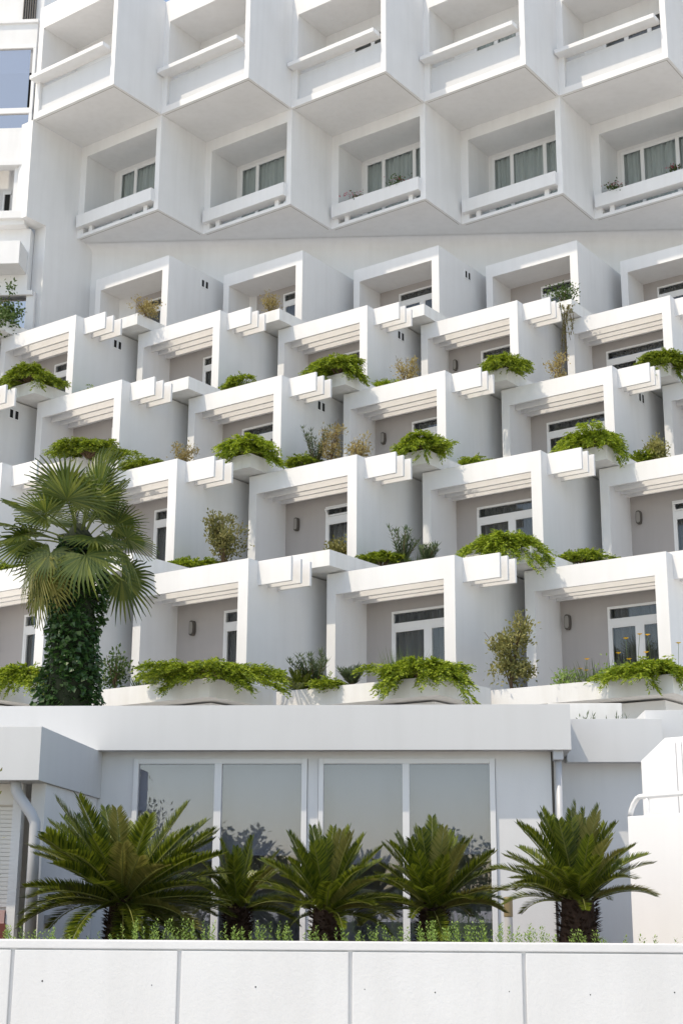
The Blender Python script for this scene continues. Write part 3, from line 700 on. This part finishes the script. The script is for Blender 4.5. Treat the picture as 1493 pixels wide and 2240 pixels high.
# pink geraniums in the troughs of the shaded storey
for j, (px, py, i, hw, lab) in enumerate([(770, 432, 2, 22, 'pink geraniums facing a few more blooms along the same balcony trough'), (873, 398, 2, 22, 'few pink blooms close to the pier of a trough that holds more geraniums'),
                                          (1348, 413, 4, 24, 'pink geranium clump at the end of a trough below grey curtains'), (1473, 377, 4, 12, 'single pink bloom sharing a trough with a larger geranium clump')]):
    P = onw(px, py + 14, 2, i, .02); P[2] = near(2, i)[2] + .55
    r_ = hw / ppm(P)
    fo, st_ = shrub_mesh(r_, .42, 190, (.07, .05), 6, 900 + j, .05, .3); n = 60; pk = MB(); rr = np.random.default_rng(j)
    q = rr.normal(0, r_ * .55, (n, 3)) * np.array([1, .5, .25]) + np.array([0, -.05, .36]); D = rdir(n); pk.leaves(q, D, perp(D), .045, .045, .5)
    plant('geranium', lab, 'flower', P, (fo, pk.mesh('blooms')), (M['tree'], M['pink']), 0, 1, None, ('foliage', 'blooms'))
for o in bpy.data.objects:
    if o.name.startswith('blooms'): o['kind'] = 'stuff'

# --- cycads in the bed behind the garden wall
def frond_mesh(L, curl, seed, leaf=.185):
    """one pinnate frond lying along +x, keeled, curling down by curl radians towards the tip"""
    r = np.random.default_rng(seed); lf = MB(); n = 74
    t = np.linspace(0, 1, 16); a = -curl * t ** 1.6
    dx = np.cos(a); dz = np.sin(a); P = np.stack([np.concatenate([[0], np.cumsum(dx[:-1])]), np.zeros(16), np.concatenate([[0], np.cumsum(dz[:-1])])], 1) * L / 15
    rb = MB().tube(P, np.linspace(.011, .003, 16), 5, False)
    tt = np.linspace(.12, .995, n); ii = np.minimum((tt * 15).astype(int), 14); f_ = (tt * 15 - ii)[:, None]
    pp = P[ii] * (1 - f_) + P[ii + 1] * f_; tg = unit(P[ii + 1] - P[ii]); up = np.stack([-tg[:, 2], np.zeros(n), tg[:, 0]], 1)
    ln = leaf * np.clip(np.sin(np.clip((tt - .04) / .96, 0, 1) ** .75 * math.pi * .93) + .22, .12, 1.05)
    for sg in (-1, 1):
        D = unit(tg * (.55 + .75 * tt[:, None]) + np.array([0, sg, 0]) * 1.0 + up * .42 + r.normal(0, .06, (n, 3)))
        lf.leaves(pp, D, unit(np.cross(D, up)), ln, .021, .35, .10)
    return lf.mesh('leaflets'), rb.mesh('rachis', smooth=True)
FR = [frond_mesh(1.0, c, 40 + j) for j, c in enumerate((.08, .22, .42, .65, .95))]
FRY = []
for a_, b_2 in FR:
    m_ = a_.copy(); m_.materials.clear(); m_.materials.append(M['fanold']); FRY.append(m_)
def cycad_trunk(r0, h, seed):
    r = np.random.default_rng(seed); b = MB(); n = 14
    zs = np.linspace(-.25, h, 12); b.tube([(0, 0, z) for z in zs], [r0 * (1 + .07 * math.sin(z * 9) - .10 * (z / h) ** 2) for z in zs], 14)
    m = 520; a = r.uniform(0, 6.28, m); z = r.uniform(-.2, h + .03, m)
    P = np.stack([np.cos(a) * r0 * .93, np.sin(a) * r0 * .93, z], 1); D = unit(np.stack([np.cos(a), np.sin(a), np.full(m, .55)], 1) + r.normal(0, .2, (m, 3)))
    b.leaves(P, D, perp(D), .075, .04, .4, .2)
    return b.mesh('trunk')
CY = [  # trunk column, trunk top row, distance, trunk half width px, frond length, number, label, tilt range, bias
    (268, 1972, 15.3, 36, 1.26, 72, 'tall dark cycad in front of the kiosk wall, fronds reaching over the downpipe', (-.30, 1.0), .30),
    (520, 1985, 16.2, 31, .74, 28, 'small sparse cycad between the first two window mullions', (.25, 1.3), 0),
    (713, 1990, 15.0, 36, .86, 52, 'medium cycad with shaggy brown trunk in front of the wide wall post', (.16, 1.32), 0),
    (946, 1985, 15.6, 37, .92, 56, 'full cycad in front of the right pair of panes', (.10, 1.32), 0),
    (1262, 1968, 14.6, 45, .92, 60, 'broad bright cycad with thick trunk beside the stair parapet', (.26, 1.40), 0)]
for j, (px, py, D_, hw, L, n, lab, (e0_, e1_), bias) in enumerate(CY):
    top = hit_y(px, py, D_); r0 = hw / ppm(top) * .92; base = np.array([top[0], top[1], SOIL]); h = top[2] - SOIL
    o = thing('cycad', lab, 'cycad', base); r = np.random.default_rng(60 + j); lx, ly = ((-.22, -.05), (-.15, 0), (-.05, .08), (.10, .02), (.34, .05))[j]
    link('trunk', cycad_trunk(r0, h, j), M['bark'], o)
    for q in range(n):
        fr_ = (q + .5) / n; az = q * 2.39996 + r.normal(0, .12); el = e0_ + (e1_ - e0_) * fr_ ** .85 + r.normal(0, .13)
        kx = 4 - min(4, int(fr_ * 5 + r.uniform(-.4, .4))) if True else 0
        kx = int(np.clip(kx, 0, 4)); sc = L * (.84 + .14 * fr_) * r.uniform(.86, 1.06)
        pos = np.array([math.cos(az) * r0 * .5 * (1 - fr_), math.sin(az) * r0 * .5 * (1 - fr_), h - .04 + .05 * fr_])
        f = link('frond', FR[kx][0] if q % 13 != 5 else FRY[kx], M['cycad'], o, pos, (r.normal(0, .20), -el + .5 * (lx * -math.cos(az) + ly * math.sin(az)), az)); f.scale = (sc, sc * r.uniform(.9, 1.1), sc)
        rb = link('rachis', FR[kx][1], M['cycadrib'], f)
# loose low sprigs behind the wall: nobody could count them
sp = MB(); r = np.random.default_rng(5)
for (x0, x1, dens, hmax) in ((0, 130, 30, .24), (150, 270, 8, .14), (270, 480, 46, .40), (480, 620, 30, .36), (620, 800, 26, .28), (800, 920, 24, .34), (920, 1060, 46, .38), (1060, 1200, 36, .34), (1200, 1310, 18, .27), (1310, 1500, 12, .16)):
    for q in range(dens):
        cx_ = x0 + (x1 - x0) * (((q * 7) % 5) + .5) / 5; px = np.clip(r.normal(cx_, 10), x0, x1); dd = r.uniform(12.95, 13.7); g0 = hit_y(px, 2070, dd); g0[2] = SOIL
        hgt = .27 + hmax * r.uniform(.05, .48); lean = np.array([r.normal(0, .06), r.normal(0, .06), 1]); m = int(hgt / .013)
        t = np.linspace(.25, 1, m); pp = g0 + lean * hgt * t[:, None]; a = np.arange(m) * 2.4
        Dv = unit(np.stack([np.cos(a), np.sin(a), np.full(m, .75)], 1) + r.normal(0, .15, (m, 3)))
        sp.leaves(pp, Dv, perp(Dv), .055 * (1.15 - .6 * t), .014, .45)
tag(link('ground_cover', sp.mesh('ground_cover'), M['fresh']), 'feathery fresh green ground cover growing along the top of the garden wall', 'ground cover', kind='stuff')

# --- fan palm with ivy-covered trunk
def fan_mesh(seed, droop, nseg=34, R=.60, pet=.72, beta=.5):
    r = np.random.default_rng(seed); lf = MB(); st = MB()
    tp = np.linspace(0, 1, 8); P = np.stack([pet * tp, 0 * tp, .05 * np.sin(tp * 3.1) - .10 * droop * tp ** 2], 1); st.tube(P, np.linspace(.016, .009, 8), 6, False)
    c = P[-1]; A = np.linspace(-2.45, 2.45, nseg)
    for k, a in enumerate(A):
        L = R * (.80 + .20 * math.cos(a * .6)) * r.uniform(.93, 1.05); d = np.array([math.cos(a) * math.cos(beta), math.sin(a), -math.cos(a) * math.sin(beta)]); sd = np.array([-math.sin(a) * math.cos(beta), math.cos(a), math.sin(a) * math.sin(beta)])
        ws = 4.9 / nseg * .5; q = [0, .25, .5, .72, .88, 1.0]; rows = []
        for t in q:
            w_ = ws * t * L * 1.02 if t <= .5 else ws * .5 * L * 1.02 * max(0.02, (1 - t) / .5) ** .7
            z = .06 * (1 - t) * 0 - droop * (t ** 2.4) * L * (.55 + .3 * r.uniform()) + .05 * math.cos(a) * t
            bend = max(0, 1 - .25 * droop * t)
            p = c + d * L * t * bend + np.array([0, 0, z]); rows.append((p - sd * w_ + np.array([0, 0, .018 * t]), p, p + sd * w_ + np.array([0, 0, .018 * t])))
        v = [x for rw in rows for x in rw]; f_ = []
        for i_ in range(len(q) - 1): f_ += [(i_ * 3, i_ * 3 + 1, i_ * 3 + 4, i_ * 3 + 3), (i_ * 3 + 1, i_ * 3 + 2, i_ * 3 + 5, i_ * 3 + 4)]
        lf.add(v, f_)
    return lf.mesh('blade'), st.mesh('petiole', smooth=True)
FAN = [fan_mesh(20 + j, dr, beta=bt) for j, (dr, bt) in enumerate(((.10, .15), (.22, .55), (.40, .85), (.65, 1.0)))]
PD = 22.2
pc = hit_y(172, 1180, PD); pz0 = 4.2 - .02
palm = thing('fan_palm', 'fan palm with an ivy-covered trunk rising behind the pavilion roof', 'palm', (pc[0], pc[1], pz0))
hp = pc[2] - pz0; tw = 70 / ppm(pc)
tb = MB().tube([(0, 0, -1.2), (0, 0, hp * .5), (0, 0, hp), (0, 0, hp + .25)], [.36, .34, .26, .08], 12); link('trunk', tb.mesh('trunk', smooth=True), M['ivystem'], palm)
r = np.random.default_rng(12); m = 6500
a = r.uniform(0, 6.28, m); z = r.uniform(-1.0, hp - .05, m); rr = tw * (.80 + .16 * np.sin(z * 3.1 + a * 2) + .09 * np.sin(z * 7 + 3 * a)) * r.uniform(.72, 1.06, m)
rr *= np.where(z > hp - .5, .75, 1.0)
P = np.stack([np.cos(a) * rr, np.sin(a) * rr, z], 1); D = unit(np.stack([np.cos(a) * .7, np.sin(a) * .7, np.full(m, -.45)], 1) + r.normal(0, .4, (m, 3))); N = unit(np.cross(D, np.stack([np.cos(a), np.sin(a), np.full(m, .5)], 1) + r.normal(0, .3, (m, 3))))
iv = tag(link('ivy', MB().leaves(P, D, N, .105 * r.uniform(.6, 1.1, m), .095 * r.uniform(.7, 1.1, m), .4, .12).mesh('ivy'), M['ivy'], palm), kind='stuff')
for q in range(30):
    fr_ = (q + .5) / 30; az = q * 2.39996 + r.normal(0, .15); el = -.38 + 1.55 * fr_ + r.normal(0, .22)
    kx = int(np.clip(3 - fr_ * 3.6 + r.uniform(-.4, .4), 0, 3)); sc = r.uniform(.90, 1.28)
    f = link('leaf', FAN[kx][0], M['fan'], palm, (math.cos(az) * .08, math.sin(az) * .08, hp - .22 + .28 * fr_), (r.normal(0, .45), -el - .22 * math.cos(az), az)); f.scale = (sc,) * 3
    link('petiole', FAN[kx][1], M['fan'], f)
FOLD = [fan_mesh(50 + j, dr, R=.68, beta=bt) for j, (dr, bt) in enumerate(((.5, .9), (.7, 1.25)))]
for q, (px, py, dz, el) in enumerate([(95, 1270, 0, -.62), (50, 1255, 0, -.28), (30, 1320, 0, -.85), (0, 1260, 0, -.12)]):
    e = hit_y(px, py, PD - .45) - pc; az = math.atan2(e[1] - .1, e[0])
    f = link('old_leaf', FOLD[q % 2][0], M['fanold'], palm, (0, 0, hp - .25), (r.normal(0, .2), -el, az)); f['label'] = 'yellowing hanging fan leaf'; f.scale = (1.0,) * 3
    link('petiole', FOLD[q % 2][1], M['fanold'], f)
# small feathery palm on the lowest planter
P = seat(655, 8, 1, 1.65); o = thing('small_palm', 'small green feather palm leaning over a lowest planter next to the largest juniper', 'palm', P)
for q in range(26):
    az = q * 2.4; el = .25 + 1.0 * (q / 26); kx = int(np.clip(3 - q / 8, 0, 4))
    f = link('frond', FR[kx][0], M['oleander'] if q % 3 else M['fan'], o, (0, 0, -.02), (0, -el, az)); s_ = .62 * (1 - .2 * q / 26); f.scale = (s_, s_ * 1.1, s_)
# tufts by the annex roof
for j, (px, py, hw, lab) in enumerate([(1285, 1572, 14, 'tiny rosette plant by the annex roof trough'), (1345, 1572, 38, 'low green tuft on the annex roof edge')]):
    P = hit(px, py, PO + PQ * 2.6, PQ); P[2] = AZ(1574) + .0
    fo, st_ = shrub_mesh(hw / ppm(P), .18, 160, (.09, .02), 5, 950 + j, .05, .8); plant('roof_tuft', lab, 'shrub', P, (fo, st_), (M['tree'], M['stem']), 0, 1, None, ('foliage', 'stems'))
# tree reaching in at the left in front of the wing
tp_ = hit_y(-6, 700, 38.2)
tr_ = thing('leafy_tree', 'leafy tree beside the blue glazing of the wing', 'tree', (tp_[0] - .5, tp_[1], near(4, 0)[2]))
r = np.random.default_rng(77); tb = MB(); cl = []
hz = tp_[2] - near(4, 0)[2] + .8
tb.tube([(0, 0, -1.5), (.05, 0, hz * .4), (0, .05, hz * .8)], [.10, .08, .04], 8)
for q in range(16):
    a = r.uniform(0, 6.28); e = np.array([math.cos(a) * r.uniform(.4, 1.15), math.sin(a) * r.uniform(.4, 1.0), hz * r.uniform(.25, 1.05)]); tb.tube([(0, 0, e[2] * .5), e * np.array([.5, .5, .8]), e], [.03, .02, .006], 5, False)
    for w_ in range(5): cl.append(e * r.uniform(.6, 1.08) + r.normal(0, .16, 3))
cl = np.array(cl); m = 3600; P = cl[r.integers(0, len(cl), m)] + r.normal(0, .11, (m, 3)); D = unit(r.normal(size=(m, 3)) + np.array([0, 0, -.2])); N = unit(np.cross(D, r.normal(size=(m, 3))))
link('trunk', tb.mesh('trunk', smooth=True), M['stem'], tr_); link('crown', MB().leaves(P, D, N, .13 * r.uniform(.6, 1.1, m), .065, .45, .1).mesh('crown'), M['tree'], tr_)
# bollard lamp in the bed
b0 = hit_y(1112, 2040, 17.0); b0[2] = SOIL; bz = hit_y(1112, 1962, 17.0)[2]
bo = thing('bollard_lamp', 'frosted bollard lamp with brass cap in front of the pavilion corner', 'lamp', b0)
hb = bz - SOIL
link('diffuser', MB().tube([(0, 0, 0), (0, 0, hb - .22)], .048, 16).mesh('diffuser', smooth=False), M['frost'], bo)
link('cap', MB().tube([(0, 0, hb - .22), (0, 0, hb - .21), (0, 0, hb - .02), (0, 0, hb)], [.050, .052, .052, .044], 16).mesh('cap'), M['brass'], bo)
# golden shrub that the glass mirrors, standing at the left of the garden outside the view
g0 = np.array([-3.80, 14.2, SOIL]); ms = shrub_mesh(.40, 2.35, 1600, (.08, .035), 10, 990, .10, .3, .2, 60)
plant('garden_shrub', 'golden-green shrub mirrored in the first pavilion pane', 'shrub', g0, ms, (M['olive'], M['stem']), 0, 1, None, ('foliage', 'stems'))

# unseen trees added behind the camera so the pavilion panes mirror foliage
for j, (x, y, hz, lab) in enumerate([(-9, -16, 4.1, 'tall added unseen tree mirrored in the first pane'), (3.5, -22, 4.6, 'round added unseen tree mirrored in the right pair of panes'), (9.5, -19, 5.2, 'tallest added unseen tree mirrored in the last pane'), (-2.5, -30, 4.3, 'small far added unseen tree mirrored low in the panes')]):
    o = thing('added_tree', lab, 'tree', (x, y, 0)); r = np.random.default_rng(1200 + j); tb = MB(); cl = []
    tb.tube([(0, 0, -.1), (.1, 0, hz * .35), (0, .1, hz * .75)], [.20, .15, .05], 9)
    for q in range(22):
        a = r.uniform(0, 6.28); e = np.array([math.cos(a) * r.uniform(.5, 2.0), math.sin(a) * r.uniform(.5, 2.0), hz * r.uniform(.4, 1.0)]); tb.tube([(0, 0, e[2] * .55), e * np.array([.5, .5, .85]), e], [.05, .03, .01], 5, False)
        for w_ in range(4): cl.append(e * r.uniform(.75, 1.08) + r.normal(0, .3, 3))
    cl = np.array(cl); m = 2600; P = cl[r.integers(0, len(cl), m)] + r.normal(0, .22, (m, 3)); D = rdir(m); N = unit(np.cross(D, r.normal(size=(m, 3))))
    link('trunk', tb.mesh('trunk', smooth=True), M['stem'], o); link('crown', MB().leaves(P, D, N, .26, .15, .45, .1).mesh('crown'), M['tree' if j % 2 else 'olive'], o)
